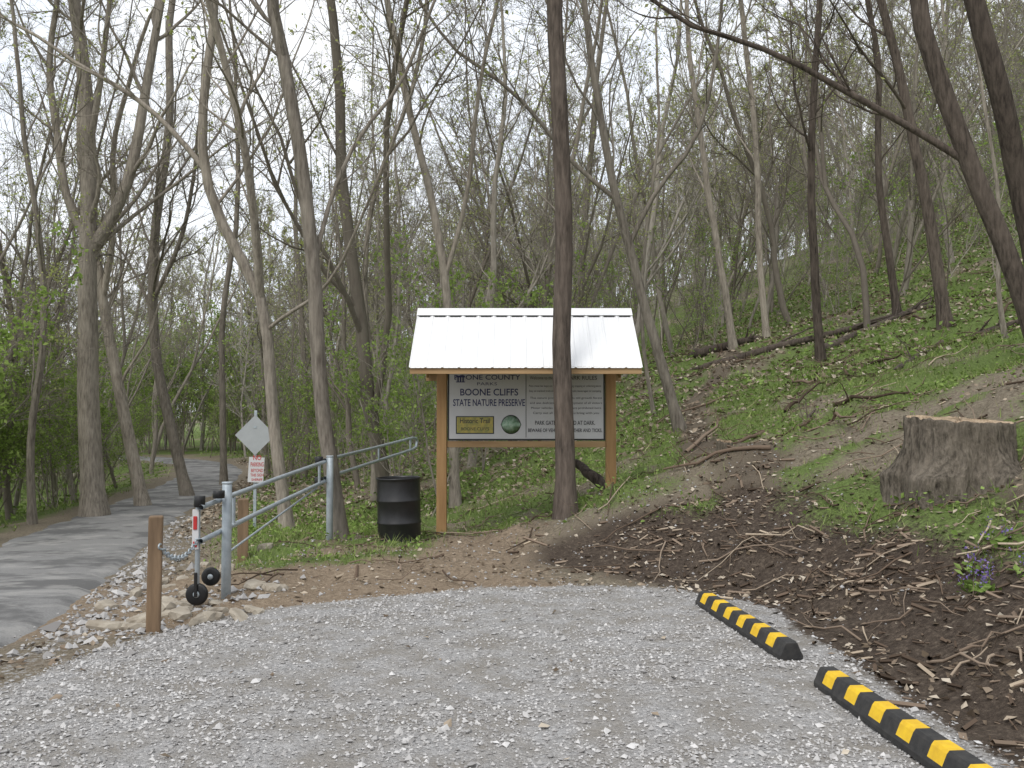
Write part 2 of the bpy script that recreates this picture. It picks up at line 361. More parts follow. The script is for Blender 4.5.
# ------------------------------------------------------------------ scatter
def stones(rng,x,y,size,lift=.3):
    n=len(x);z=ground(x,y);r=sdline(x,y,ROAD)
    z=np.where(np.abs(r)<ROADW,zsurf(x,y)+.03,z)
    base=np.array([[1,0,0],[0,1,0],[-1,0,0],[0,-1,0],[0,0,.7],[0,0,-.7]],float)
    fc=np.array([[0,1,4],[1,2,4],[2,3,4],[3,0,4],[1,0,5],[2,1,5],[3,2,5],[0,3,5]])
    a=rng.uniform(0,6.28,n);ca,sa=np.cos(a),np.sin(a)
    B=base[None]*rng.uniform(.6,1.2,(n,6,1))+rng.normal(0,.18,(n,6,3))
    B*=size[:,None,None]*.5
    V=np.stack([B[...,0]*ca[:,None]-B[...,1]*sa[:,None],B[...,0]*sa[:,None]+B[...,1]*ca[:,None],B[...,2]],-1)
    V+=np.stack([x,y,z+size*.5*lift],-1)[:,None,:]
    Fq=(np.arange(n)[:,None,None]*6+fc[None]).reshape(-1,3)
    return V.reshape(-1,3),Fq,np.repeat(rng.uniform(0,1,n),6)
def area(n,x0,x1,y0,y1,rng=RNG): return rng.uniform(x0,x1,n),rng.uniform(y0,y1,n)
def pick(x,y,p): k=RNG.uniform(0,1,len(x))<p; return x[k],y[k]
x,y=area(95000,-3.7,2.9,3.0,9.0)
g,gr,dk,tn,spl=masks(x,y)
x,y=pick(x,y,g*np.interp(y,[3,6,9],[.95,.7,.4])*(.3+.7*sm(fbm(x*1.2,y*1.2,88),.35,.6)))
V,Fq,rn=stones(RNG,x,y,np.clip(RNG.lognormal(-4.1,.4,len(x)),.007,.065))
npmesh('gravel',[(V,Fq,0,False,rn)],[M_stone])
xs=[];ys=[];ss=[]
t=RNG.uniform(7,24,1100);off=ROADW+np.abs(RNG.normal(.2,.36,1100))
xc=np.interp(t,RP[:,1],RP[:,0]);xs.append(xc+off*1.05);ys.append(t);ss.append(RNG.lognormal(-3.2,.55,1100))
x,y=area(1800,-4,3.5,6.5,12);xs.append(x);ys.append(y);ss.append(RNG.lognormal(-3.9,.45,len(x)))
x,y=area(500,-3.7,-2.2,6.2,9);xs.append(x);ys.append(y);ss.append(RNG.lognormal(-3.2,.5,len(x)))
x=np.concatenate(xs);y=np.concatenate(ys);s=np.clip(np.concatenate(ss),.015,.2)
V,Fq,rn=stones(RNG,x,y,s,.25);npmesh('roadside_stones',[(V,Fq,0,False,rn*.7)],[M_stone])
# dead leaves
x,y=area(64000,-5,9,4,20);g,gr,dk,tn,spl=masks(x,y);cl=sm(fbm(x*1.1,y*1.1,41),.3,.65)
p=(1-g)*(.3+.3*dk)*(.25+.75*cl)*(1-.6*tn)*np.where(np.abs(sdline(x,y,ROAD))<ROADW+.1,.02,1);p=np.maximum(p,g*.006*(y>3));x,y=pick(x,y,p*1.0)
x2,y2=area(55000,-16,34,18,55);r2=sdline(x2,y2,ROAD);k=(r2>ROADW+.3);x2,y2=x2[k],y2[k]
C=np.stack([x,y,ground(x,y)+.012],-1);C2=np.stack([x2,y2,ground(x2,y2)+.04],-1)
V,q=quads(RNG,C,RNG.uniform(.015,.055,len(C)),.75);V2,q2=quads(RNG,C2,RNG.uniform(.05,.11,len(C2)),.6)
npmesh('leaf_litter',[(V,q,0,False,np.repeat(RNG.uniform(0,1,len(C))**1.3,4)),(V2,q2,0,False,np.repeat(RNG.uniform(0,1,len(C2)),4))],[M_litter])
# bark chips and sticks
x,y=area(34000,-3,8,3.5,14);g,gr,dk,tn,spl=masks(x,y)
x,y=pick(x,y,(1-g)*(dk**1.2*.5+.03)*(sm(fbm(x*1.3,y*1.3,77),.42,.62)*.9+.08))
n=len(x);a=RNG.uniform(0,6.28,n);L=RNG.lognormal(-2.85,.7,n).clip(.02,.6)
d=np.stack([np.cos(a),np.sin(a),RNG.normal(0,.2,n)],-1)
c0=np.stack([x,y,ground(x,y)+.015],-1)
P=np.stack([c0-d*L[:,None]*.5,c0+d*L[:,None]*.5],1);V,q=tubes(P,np.repeat((L*.09).clip(.003,.015)[:,None],2,1),4)
G=[(V,q,0,False,np.repeat(RNG.uniform(0,1,n)**1.2,8))]
x,y=area(800,-2.5,9,4,24);x3,y3=area(360,1.9,5.0,4.5,9.5);x=np.r_[x,x3];y=np.r_[y,y3];gd=poly_sd(x,y,GRAV);k_=(gd<-.3)&~((gd>-.9)&(x<1.8));x,y=x[k_],y[k_];x,y=pick(x,y,.55+0*x);n=len(x)
a=RNG.uniform(0,6.28,n);d=np.stack([np.cos(a),np.sin(a),RNG.normal(0,.06,n)],-1)
P=grow(RNG,np.stack([x,y,ground(x,y)+.02],-1),d,np.where(y<9,RNG.uniform(.12,.7,n),RNG.uniform(.25,1.2,n)),5,.18,0);P[:,:,2]=ground(P[:,:,0].ravel(),P[:,:,1].ravel()).reshape(n,5)+.012+RNG.uniform(0,.06,(n,5))
R=RNG.uniform(.003,.013,n)[:,None]*np.linspace(1,.5,5)
V,q=tubes(P,R,5);G.append((V,q,0,True,np.repeat(RNG.uniform(0.05,1,n),25)))
C,Rc=spawn(RNG,P,R,2,.2,.9,.5,(.4,1.0),4,.18,.03,.6,rmin=.002);V,q=tubes(C,Rc,3);G.append((V,q,0,True,np.repeat(RNG.uniform(0.0,.9,len(C)),12)))
bx=np.r_[RNG.uniform(2.9,6,13),RNG.uniform(4,16,40)];byy=np.r_[RNG.uniform(11.5,17,13),RNG.uniform(17,34,40)];n=len(bx)
a=RNG.uniform(0,6.28,n);d=np.stack([np.cos(a),np.sin(a),0*a],-1);Ls=RNG.uniform(.7,2.2,n)
P=grow(RNG,np.stack([bx,byy,ground(bx,byy)],-1),d,Ls,7,.16,0);P[:,:,2]=ground(P[:,:,0].ravel(),P[:,:,1].ravel()).reshape(n,7)+.03+np.linspace(0,.18,7)*RNG.uniform(0,1.3,(n,1))
R=RNG.uniform(.012,.045,n)[:,None]*np.linspace(1,.4,7)
V,q=tubes(P,R,6);G.append((V,q,0,True,np.repeat(RNG.uniform(0.0,.7,n),42)))
C,Rc=spawn(RNG,P,R,6,.2,.95,.5,(.5,1.1),5,.18,.03,.5);V,q=tubes(C,Rc,4);G.append((V,q,0,True,np.repeat(RNG.uniform(0.0,.7,len(C)),20)))
npmesh('wood_debris',G,[M_chips])
# grass + low herbs
def blades(x,y,h,w,lean=.35):
    n=len(x);z=ground(x,y)-.01;a=RNG.uniform(0,6.28,n);d=np.stack([np.cos(a),np.sin(a),0*a],-1)*w[:,None]*.5
    c=np.stack([x,y,z],-1);ln=RNG.normal(0,lean,(n,3));ln[:,2]=0
    tip=c+np.array([0,0,1.])*h[:,None]+ln*h[:,None]
    V=np.stack([c-d,c+d,tip],1);return V.reshape(-1,3),np.arange(3*n).reshape(n,3)
x,y=area(170000,-6,10,5.8,22);g,gr,dk,tn,spl=masks(x,y);cl=sm(fbm(x*2.5,y*2.5,55,3),.33,.68)
x,y=pick(x,y,gr*(.1+.9*cl)*np.where(np.abs(sdline(x,y,ROAD))<ROADW+.2,0,1)*.7)
V1,q1=blades(x,y,RNG.uniform(.04,.15,len(x)),RNG.uniform(.006,.014,len(x)),.45)
rn1=np.repeat(RNG.uniform(0,1,len(x)),3)
x,y=area(130000,-24,36,16,60);g,gr,dk,tn,spl=masks(x,y);cl=sm(fbm(x*.8,y*.8,56,3),.33,.62);x,y=pick(x,y,gr*.55*(.2+.8*cl)*np.where(np.abs(sdline(x,y,ROAD))<ROADW+.3,0,1))
V2,q2=blades(x,y,RNG.uniform(.06,.2,len(x)),RNG.uniform(.02,.05,len(x)),.6)
npmesh('grass',[(V1,q1,0,False,rn1),(V2,q2,0,False,np.repeat(RNG.uniform(0,1,len(x)),3))],[M_grass])
x,y=area(52000,-6,10,5.5,24);g,gr,dk,tn,spl=masks(x,y);cl=sm(fbm(x*1.8,y*1.8,65,3),.42,.68);x,y=pick(x,y,gr*cl*.75)
C=np.stack([x,y,ground(x,y)+RNG.uniform(.02,.16,len(x))],-1);V,q=quads(RNG,C,RNG.uniform(.02,.05,len(x)),.5)
x,y=area(65000,-24,36,18,60);g,gr,dk,tn,spl=masks(x,y);cl=sm(fbm(x*.7,y*.7,57,3),.36,.64);x,y=pick(x,y,gr*.55*cl*np.where(np.abs(sdline(x,y,ROAD))<ROADW+.3,0,1))
C2=np.stack([x,y,ground(x,y)+RNG.uniform(.05,.35,len(x))],-1);V2,q2=quads(RNG,C2,RNG.uniform(.05,.11,len(x)),.5)
npmesh('woodland_herbs',[(V,q,0,False,np.repeat(RNG.uniform(0,1,len(C)),4)),(V2,q2,0,False,np.repeat(RNG.uniform(0,1,len(C2)),4))],[M_herb])
# ------------------------------------------------------------------ trees
def at(px,py,d): return np.array([(px-512)/F*d,d,CH+(HZ-py)/F*d])
def resample(P,K):
    s=np.r_[0,np.cumsum(np.linalg.norm(np.diff(P,axis=0),axis=1))];t=np.linspace(0,s[-1],K)
    return np.stack([np.interp(t,s,P[:,i]) for i in range(3)],-1)
def hero(name,pts,d,w0,w1,mat,seed,limbs=(),top=8,n1=10,t0=.3,leaf=.15,lf=.3,n2=6,n3=5,ext=True,n4=3):
    rng=np.random.default_rng(seed)
    P=np.array([at(px,py,d) for px,py in pts]);P[0,2]=gz(P[0,0],P[0,1])-.15
    P[1:,1]+=rng.normal(0,.12,len(P)-1).cumsum()*.6
    P=smoothpts(P,2)
    if ext:
        dr=nrm(P[-1]-P[-4]);dr=nrm(dr+np.array([0,0,.8]));E=grow(rng,P[-1][None],dr[None],np.array([top]),6,.08,.05)[0];P=np.vstack([P,E[1:]])
    K=26;s=resample(P,K)
    s[4:]+=rng.normal(0,.012*d/15,(K-4,3)).cumsum(0)*.7
    zt=s[:,2];hv=(P[-6,2] if ext else P[-1,2])
    r=np.interp(zt,[zt[0],hv,zt[-1]+.01],[w0*d/F/2,w1*d/F/2,(w1*d/F/2)*.3 if ext else w1*d/F/2*.8])
    r=r*(1+.45*np.exp(-(zt-zt[0]-.1).clip(0)/.2))
    G=tree_groups(rng,s[None],r[None],n1,t0,n2,n3,n4,leaf,.045,.38,lf,14)
    for lp,lw0,lw1 in limbs:
        Q=np.array([at(px,py,d) for px,py in lp]);
        Q[:,1]+=np.interp(Q[0,2],s[:,2],s[:,1])-d+np.linspace(0,rng.normal(0,.8),len(Q));Q[0,0]=np.interp(Q[0,2],s[:,2],s[:,0]);Q=smoothpts(Q,2)
        dr=nrm(Q[-1]-Q[-4]);E=grow(rng,Q[-1][None],nrm(dr+np.array([0,0,.25]))[None],np.array([4.]),5,.1,.05)[0];Q=np.vstack([Q,E[1:]])
        sq=resample(Q,16);rr=np.interp(np.linspace(0,1,16),[0,.7,1],[lw0*d/F/2,lw1*d/F/2,lw1*d/F/5])
        G+=tree_groups(rng,sq[None],rr[None],11,.15,5,5,n4,leaf,.045,.5,.35,8)
    return npmesh(name,G,[mat,M_bud])
hero('forest_tree',[(566,512),(566,440),(561,340),(566,240),(561,120),(555,0)],11.75,20,16,M_barkd,1,n1=7,t0=.5,top=8)
hero('forest_tree',[(342,536),(334,480),(320,400),(312,250),(292,100),(268,0)],12.3,16,12,M_bark,2,n1=9,t0=.4,
     limbs=[([(313,270),(325,200),(350,130),(395,70)],5,3)])
hero('forest_tree',[(290,528),(268,400),(264,295),(222,235),(200,165),(203,90),(215,0)],15.5,13,8,M_bark,3,n1=14,t0=.25,
     limbs=[([(266,300),(262,230),(258,150),(240,60),(230,0)],9,5),([(205,170),(180,140),(130,90),(60,50)],6,3),([(264,330),(290,315),(325,300),(350,270)],4,2)])
hero('forest_tree',[(97,524),(88,400),(88,250),(86,160),(78,60),(70,0)],24,23,12,M_bark,4,n1=16,t0=.25,
     limbs=[([(88,255),(110,215),(128,170),(140,80),(152,0)],13,7),([(86,240),(62,200),(52,130),(40,60),(50,-10)],9,5),([(86,150),(100,90),(112,40)],7,4)])
hero('forest_tree',[(146,505),(122,400),(104,300),(98,240),(80,160)],27,13,7,M_bark,5,n1=14,t0=.2,limbs=[([(104,300),(120,230),(118,150),(140,90)],7,4)])
hero('forest_tree',[(190,487),(168,420),(150,340),(150,240),(165,120),(160,20)],31,11,7,M_bark,6,n1=15,t0=.2,limbs=[([(150,300),(185,240),(200,170)],5,3)])
hero('forest_tree',[(456,476),(452,380),(448,290),(432,200),(405,90),(388,0)],18.5,10,6,M_bark,8,n1=13,t0=.3,limbs=[([(446,280),(470,200),(478,100),(500,10)],5,3)])
hero('forest_tree',[(682,432),(655,340),(632,260),(612,180),(592,60),(585,0)],19,11,6,M_bark,9,n1=13,t0=.3,
     limbs=[([(628,245),(655,190),(700,140),(715,60)],5,3),([(616,200),(570,160),(520,90),(450,40)],5,3)])
hero('forest_tree',[(822,377),(816,300),(812,180),(818,80),(824,0)],22,9,6,M_barkd,10,n1=12,t0=.3)
hero('forest_tree',[(948,330),(935,230),(918,120),(900,30),(892,0)],22,13,8,M_barkd,11,n1=12,t0=.3)
hero('forest_tree',[(1050,330),(1018,270),(985,180),(955,90),(930,0)],13,20,17,M_barkd,12,n1=7,t0=.4,
     limbs=[([(978,160),(930,122),(860,75),(790,28),(700,-6)],8,4)])
hero('forest_tree',[(1062,300),(1030,190),(1005,100),(980,0)],13.8,23,19,M_barkd,13,n1=6,t0=.5)
hero('forest_tree',[(900,352),(893,260),(880,160),(885,60),(870,0)],26,8,5,M_barkd,14,n1=13,t0=.25)
hero('forest_tree',[(1008,370),(996,290),(1000,200),(985,100)],17,5,3,M_bark,15,n1=12,t0=.25,leaf=.4)
hero('forest_tree',[(735,345),(722,260),(705,150),(690,40)],30,8,5,M_bark,16,n1=14,t0=.25)
hero('forest_tree',[(768,350),(760,240),(758,120),(745,10)],31,7,5,M_bark,17,n1=14,t0=.25)
hero('forest_tree',[(655,420),(640,330),(645,230),(660,140)],22,4,3,M_bark,18,n1=12,t0=.25,leaf=.8)
hero('forest_tree',[(35,520),(30,430),(45,340),(40,240),(20,140)],22,8,5,M_bark,19,n1=14,t0=.15,leaf=2.6)
hero('forest_tree',[(225,470),(222,380),(225,290),(240,200),(235,90)],36,7,4,M_bark,20,n1=14,t0=.25)
hero('forest_tree',[(375,470),(372,380),(360,280),(372,180),(410,90),(425,10)],22,6,4,M_bark,21,n1=14,t0=.25,leaf=.5)
# mid-distance instanced trees
variants=[]
for k in range(8):
    rng=np.random.default_rng(100+k);H=rng.uniform(12,19)
    P=grow(rng,np.array([[0,0,-.6]]),np.array([[rng.normal(0,.16),rng.normal(0,.16),1.]]),np.array([H]),14,.10,.03)
    r0=H*rng.uniform(.004,.0085);R=r0*np.linspace(1,.16,14)[None]
    if k%2==0:
        C,Rc=spawn(rng,P,R,1,.1,.4,.95,(.25,.5),14,.08,.05,.85);P=np.concatenate([P,C]);R=np.concatenate([R,Rc])
    nb=9 if len(P)>1 else 15
    variants.append(npmesh('forest_tree_mesh',tree_groups(rng,P,R,nb,.15,6,6,2,[.5,1.3,.2,.8,.4][k%5],.055,.45,.36,7,1,False,.0065),[M_barkf,M_bud],link=False))
forest=empty('mid_forest')
rng=np.random.default_rng(5)
n=3000
y=20+rng.uniform(0,1,n)**.9*34;x=rng.uniform(-.76,.76,n)*y+rng.normal(0,1,n)
r=sdline(x,y,ROAD);s=sdline(x,y,FOOT);px=512+F*x/y;ok=(np.abs(r)>ROADW+1.3)
ok&=~((y<25)&(x>-.5));ok&=~((y<34)&(x>3)&(x<10));ok&=~((y<24)&(px>190)&(px<345));ok&=~((s<0)&(x>-13)&(y<30));ok&=~((y<30)&(px>900))
cnt=0;pts=[];U=rng.uniform(0,1,(n,6));zz=ground(x,y)
for i in np.where(ok)[0]:
    if any((a-x[i])**2+(b_-y[i])**2<2.2**2 for a,b_ in pts): continue
    pts.append((x[i],y[i]))
    u=U[i];ob=bpy.data.objects.new('tree_%03d'%cnt,variants[int(u[0]*8)]);scene.collection.objects.link(ob)
    sc=.45+.7*u[1];ob.location=(x[i],y[i],zz[i]-.05);ob.scale=(sc,sc,sc*(.9+.25*u[2]));ob.rotation_euler=((u[3]-.5)*.25,(u[4]-.5)*.25,u[5]*6.28);ob.parent=forest;cnt+=1
    if cnt>=165: break
# distant forest: one merged mesh
farg=[]
for k in range(8):
    rng=np.random.default_rng(200+k);H=rng.uniform(14,20)
    P=grow(rng,np.array([[0,0,-.8]]),np.array([[rng.normal(0,.12),rng.normal(0,.12),1.]]),np.array([H]),7,.09,.03)
    R=(H*rng.uniform(.007,.011))*np.linspace(1,.2,7)[None]
    farg.append(tree_groups(rng,P,R,14,.15,6,6,0,[.6,1.2,.3,.8,.4,.1,.5,.2][k],.15,.45,.36,4,1,True,.020))
rng=np.random.default_rng(55);n=9000
y=52+rng.uniform(0,1,n)**.8*120;x=rng.uniform(-.74,.78,n)*y
r=sdline(x,y,ROAD);s=sdline(x,y,FOOT);ok=(np.abs(r)>ROADW+2)&~((s<-4)&(rng.uniform(0,1,n)<.5))
x,y=x[ok],y[ok];sel=[];cell={}
for i in range(len(x)):
    key=(int(x[i]//3.0),int(y[i]//3.0))
    if key in cell: continue
    cell[key]=1;sel.append(i)
    if len(sel)>=760: break
x,y=x[sel],y[sel];zz=ground(x,y);VB=[];FB=[];RB=[];VL=[];FL=[];RL=[];vo=vl=0
for i in range(len(x)):
    g_=farg[rng.integers(0,8)];a=rng.uniform(0,6.28);sc=rng.uniform(.7,1.15);c_,s_=math.cos(a)*sc,math.sin(a)*sc;tone=rng.uniform(0,1)
    for V,q,mi,smo,rn in g_:
        W=np.stack([V[:,0]*c_-V[:,1]*s_+x[i],V[:,0]*s_+V[:,1]*c_+y[i],V[:,2]*sc+zz[i]],-1).astype(np.float32)
        if mi==0: VB.append(W);FB.append((q+vo).astype(np.int32));RB.append(np.full(len(V),tone,np.float32));vo+=len(V)
        else: VL.append(W);FL.append((q+vl).astype(np.int32));RL.append(rn);vl+=len(V)
npmesh('distant_forest',[(np.concatenate(VB),np.concatenate(FB),0,False,np.concatenate(RB)),(np.concatenate(VL),np.concatenate(FL),1,False,np.concatenate(RL))],[M_barkfar,M_bud])
# understory saplings
sv=[]
for k in range(6):
    rng2=np.random.default_rng(300+k);n=3 if k%2 else 2;H=rng2.uniform(3,5.5)
    P=grow(rng2,np.zeros((n,3))+rng2.normal(0,.08,(n,3))*[1,1,0]-[0,0,.2],np.array([[0,0,1.]]*n)+rng2.normal(0,.22,(n,3)),np.full(n,H),9,.1,.02)
    R=np.full((n,1),H*.0045)*np.linspace(1,.25,9)[None]
    sv.append(npmesh('sapling_mesh',tree_groups(rng2,P,R,9,.12,5,5,0,[4.5,3.0,1.2,3.6,1.8,.8][k],.055,.6,.5,6,1),[M_barkf,M_leaf],link=False))
und=empty('understory_saplings')
n=1100;y=15+rng.uniform(0,1,n)*60;x=rng.uniform(-.7,.7,n)*y;r=sdline(x,y,ROAD);px=512+F*x/y;zz=ground(x,y);U=rng.uniform(0,1,(n,6))
ok=(np.abs(r)>ROADW+1.2)&~((y<30)&(x>1.5)&(U[:,0]<.93))&~((y<17)&(x>-3))&~((y<26)&(px>190)&(px<330))&~((x>0)&(U[:,1]<.45))
c_=0
def sap(k,x,y,z,sc,a):
    global c_
    ob=bpy.data.objects.new('sapling_%03d'%c_,sv[k]);scene.collection.objects.link(ob);ob.location=(x,y,z);ob.scale=(sc,)*3;ob.rotation_euler=(0,0,a);ob.parent=und;c_+=1
for i in np.where(ok)[0][:300]:
    k=int(U[i,2]*6) if x[i]<0 else (2,4,5,2,5)[int(U[i,2]*5)]
    sap(k,x[i],y[i],zz[i],.5+.8*U[i,3],U[i,4]*6.28)
for i in range(24):
    yy=rng.uniform(17,34);xx=-(.50+.10*rng.uniform(-1,1))*yy-1.0
    if float(np.abs(sdline(np.array([xx]),np.array([yy]),ROAD))[0])<ROADW+1.5: continue
    sap((0,3,1)[i%3],xx,yy,gz(xx,yy),rng.uniform(.9,1.7),rng.uniform(0,6.28))
for i in range(34):   # thicket closing the view beyond the bend in the road
    yy=rng.uniform(60,84);xx=-(.24+.22*rng.uniform(0,1))*yy
    if float(np.abs(sdline(np.array([xx]),np.array([yy]),ROAD))[0])<ROADW+1.5: continue
    sap((0,3,1,4)[i%4],xx,yy,gz(xx,yy),rng.uniform(1.3,2.3),rng.uniform(0,6.28))
# fallen logs
def log(name,p0,p1,r,mat,seed,twigs=True,lift=(0,0)):
    rng=np.random.default_rng(seed);a=np.array([*p0,0.]);b_=np.array([*p1,0.]);K=12
    P=a+(b_-a)*np.linspace(0,1,K)[:,None];P[:,:2]+=rng.normal(0,.06,(K,2)).cumsum(0)*.4
    P[:,2]=ground(P[:,0],P[:,1])+r*.6+rng.normal(0,.02,K);P[:,2]=np.convolve(np.pad(P[:,2],2,'edge'),np.ones(5)/5,'valid')+np.linspace(lift[0],lift[1],K)
    R=r*np.linspace(1,.5,K);R=np.r_[0.001,R[1:-1],.001]
    G=[];V,q=tubes(P[None],R[None],9);G.append((V,q,0,True,None))
    if twigs:
        C,Rc=spawn(rng,P[None],np.maximum(R,.01)[None],6,.3,.95,.3,(.5,1.1),6,.15,.05,.4);V,q=tubes(C,Rc,5);G.append((V,q,0,True,None))
    return npmesh(name,G,[mat])
log('fallen_log',(5.5,28),(12.5,25.5),.14,M_barkd,1);log('fallen_log',(8,24),(13,27),.12,M_barkd,2)
log('fallen_log',(6,31),(8.5,30),.2,M_barkd,3);log('fallen_log',(4.2,13.4),(5.4,15.4),.045,M_barkd,4)
log('fallen_log',(9.6,20.5),(11.2,19),.12,M_barkd,5);log('fallen_log',(1.62,13.9),(.98,14.5),.12,M_barkd,6,False,(-.1,.62))
log('fallen_log',(7.2,17),(10,20.5),.06,M_barkd,7)
# stumps
def stump(name,x,y,r,ztop,seed,roots=5):
    rng=np.random.default_rng(seed);S=160;a=np.arange(S)*2*np.pi/S;z0=gz(x,y);h=ztop-z0
    j1=np.convolve(np.tile(rng.normal(0,1,S),3),np.ones(3)/3,'same')[S:2*S]
    ridg=.022*np.sin(a*13+1)+.02*np.sin(a*23+2)+.035*j1+.03*np.sin(a*3+.6)
    V=[];ks=np.r_[np.linspace(-.7,.95,26),[.98,1.0]]
    ph=rng.uniform(0,6.28)
    for k in ks:
        fl=1+.34*math.exp(-max(k+.05,0)*4.0)*(1+.55*np.cos(a*roots+ph))+(0.0 if k<1 else -.03)
        jz=np.convolve(np.tile(rng.normal(0,1,S),3),np.ones(5)/5,'same')[S:2*S]
        rr=r*(fl+ridg*(1+.4*math.sin(k*9))+.014*jz)
        zz=z0+h*k+(.07*h*np.cos(a-2.4) if k>.6 else 0)*max(0,(k-.6)/.4)+(jz*.02 if k>.9 else 0)
        V.append(np.stack([x+rr*np.cos(a+.04*math.sin(k*5)),y+rr*np.sin(a+.04*math.sin(k*5)),zz+0*a],-1))
    V=np.concatenate(V);n=len(ks);ii=np.arange(n*S).reshape(n,S)
    q=np.stack([ii[:-1],np.roll(ii,-1,1)[:-1],np.roll(ii,-1,1)[1:],ii[1:]],-1).reshape(-1,4)
    top=V[-S:].copy();c=top.mean(0);rings=[top]
    for f in (.75,.5,.25,.02): rings.append(c+(top-c)*f+np.array([0,0,.008])*rng.normal(0,1,(S,1)))
    T=np.concatenate(rings);jj=np.arange(len(rings)*S).reshape(len(rings),S)
    qt=np.stack([jj[:-1],np.roll(jj,-1,1)[:-1],np.roll(jj,-1,1)[1:],jj[1:]],-1).reshape(-1,4)
    T[:,2]+=.002
    m,nt,b,o=newmat('cut_wood');tc=N(nt,'ShaderNodeTexCoord');mp=N(nt,'ShaderNodeMapping');mp.inputs['Location'].default_value=(-x,-y,0);nt.links.new(tc.outputs['Object'],mp.inputs[0])
    w=N(nt,'ShaderNodeTexWave',wave_type='RINGS',rings_direction='Z');w.inputs['Scale'].default_value=9;w.inputs['Distortion'].default_value=2.5;nt.links.new(mp.outputs[0],w.inputs[0])
    cc=ramp(nt,w.outputs['Fac'],[(0,(.28,.20,.13)),(1,(.46,.36,.25))]);cc=mixc(nt,.5,cc,ramp(nt,noise(nt,mp.outputs[0],6),[(.35,(.20,.15,.1)),(.7,(.52,.40,.27))]));nt.links.new(cc,b.inputs['Base Color']);b.inputs['Roughness'].default_value=.9;bump(nt,b,noise(nt,mp.outputs[0],40),.6,.01)
    mb=barkmat('stump_bark',(.032,.027,.022),(.26,.225,.18),1.3,1.,zs=.3,bd=.05,det=8)
    return npmesh(name,[(V,q,0,True,None),(T,qt,1,False,None)],[mb,m])
stump('tree_stump',4.27,8.6,.47,1.58,3)
stump('tree_stump',3.3,14.,.12,gz(3.3,14.)+.26,4,3)
# flowers on the bank
for cx_,cy_ in ((3.35,6.6),(3.45,6.75),(3.3,6.35),(3.75,6.9),(3.6,6.3)):
    rngf=np.random.default_rng(int(cx_*100));n=6
    P=grow(rngf,np.array([[cx_,cy_,gz(cx_,cy_)]]*n)+rngf.normal(0,.04,(n,3))*[1,1,0],np.array([[0,0,1.]]*n)+rngf.normal(0,.25,(n,3)),rngf.uniform(.1,.24,n),5,.1,0)
    V,q=tubes(P,np.full((n,5),.002),3)
    C=P[:,2:].reshape(-1,3);C=np.repeat(C,3,0)+rngf.normal(0,.014,(len(C)*3,3));V2,q2=quads(rngf,C,rngf.uniform(.008,.018,len(C)))
    L=np.repeat(P[:,1],5,0)+rngf.normal(0,.07,(n*5,3))*[1,1,.3];V3,q3=quads(rngf,L,rngf.uniform(.02,.05,len(L)),.3,2.2)
    npmesh('purple_wildflower',[(V,q,0,True,None),(V2,q2,1,False,np.repeat(rngf.uniform(0,1,len(C)),4)),(V3,q3,2,False,np.repeat(rngf.uniform(0,1,len(L)),4))],[M_herb,M_flower,M_herb])
# ------------------------------------------------------------------ hard objects
def cyl(name,p0,p1,r,mat,parent,S=20):
    p0=np.array(p0,float);p1=np.array(p1,float)
    e=nrm(p1-p0)*min(.004,r*.2)
    P=np.stack([p0-e*.01,p0,p0+e,p1-e,p1,p1+e*.01]);R=np.array([.0005,r*.93,r,r,r*.93,.0005])
    V,q=tubes(P[None],R[None],S)
    return npmesh(name,[(V,q,0,True,None)],[mat],parent)
def path(name,P,r,mat,parent,S=12):
    P=np.array(P,float);V,q=tubes(P[None],np.full((1,len(P)),r),S);return npmesh(name,[(V,q,0,True,None)],[mat],parent)
def box(name,c,s,mat,parent,rot=(0,0,0),bev=.006):
    bm=[(-1,-1,-1),(1,-1,-1),(1,1,-1),(-1,1,-1),(-1,-1,1),(1,-1,1),(1,1,1),(-1,1,1)]
    V=np.array(bm,float)*np.array(s)/2;q=[[0,3,2,1],[4,5,6,7],[0,1,5,4],[1,2,6,5],[2,3,7,6],[3,0,4,7]]
    ob=npmesh(name,[(V,q,0,False,None)],[mat],parent);ob.location=c;ob.rotation_euler=rot
    if bev:
        md=ob.modifiers.new('b','BEVEL');md.width=bev;md.segments=2
    return ob
for i,x in enumerate((xl,xr)):
    z0=gz(x,KY)-.3;box('post_%d'%(i+1),(x,KY,(z0+2.9)/2),(.145,.145,2.9-z0),M_wood,K)
ridge_z=3.20;eave_z=2.30;run=1.15;x0,x1=-1.385,1.755
ang=math.atan2(ridge_z-eave_z,run);sl=math.hypot(run,ridge_z-eave_z)
n=int(round((x1-x0)/.2286));pitch=(x1-x0)/n
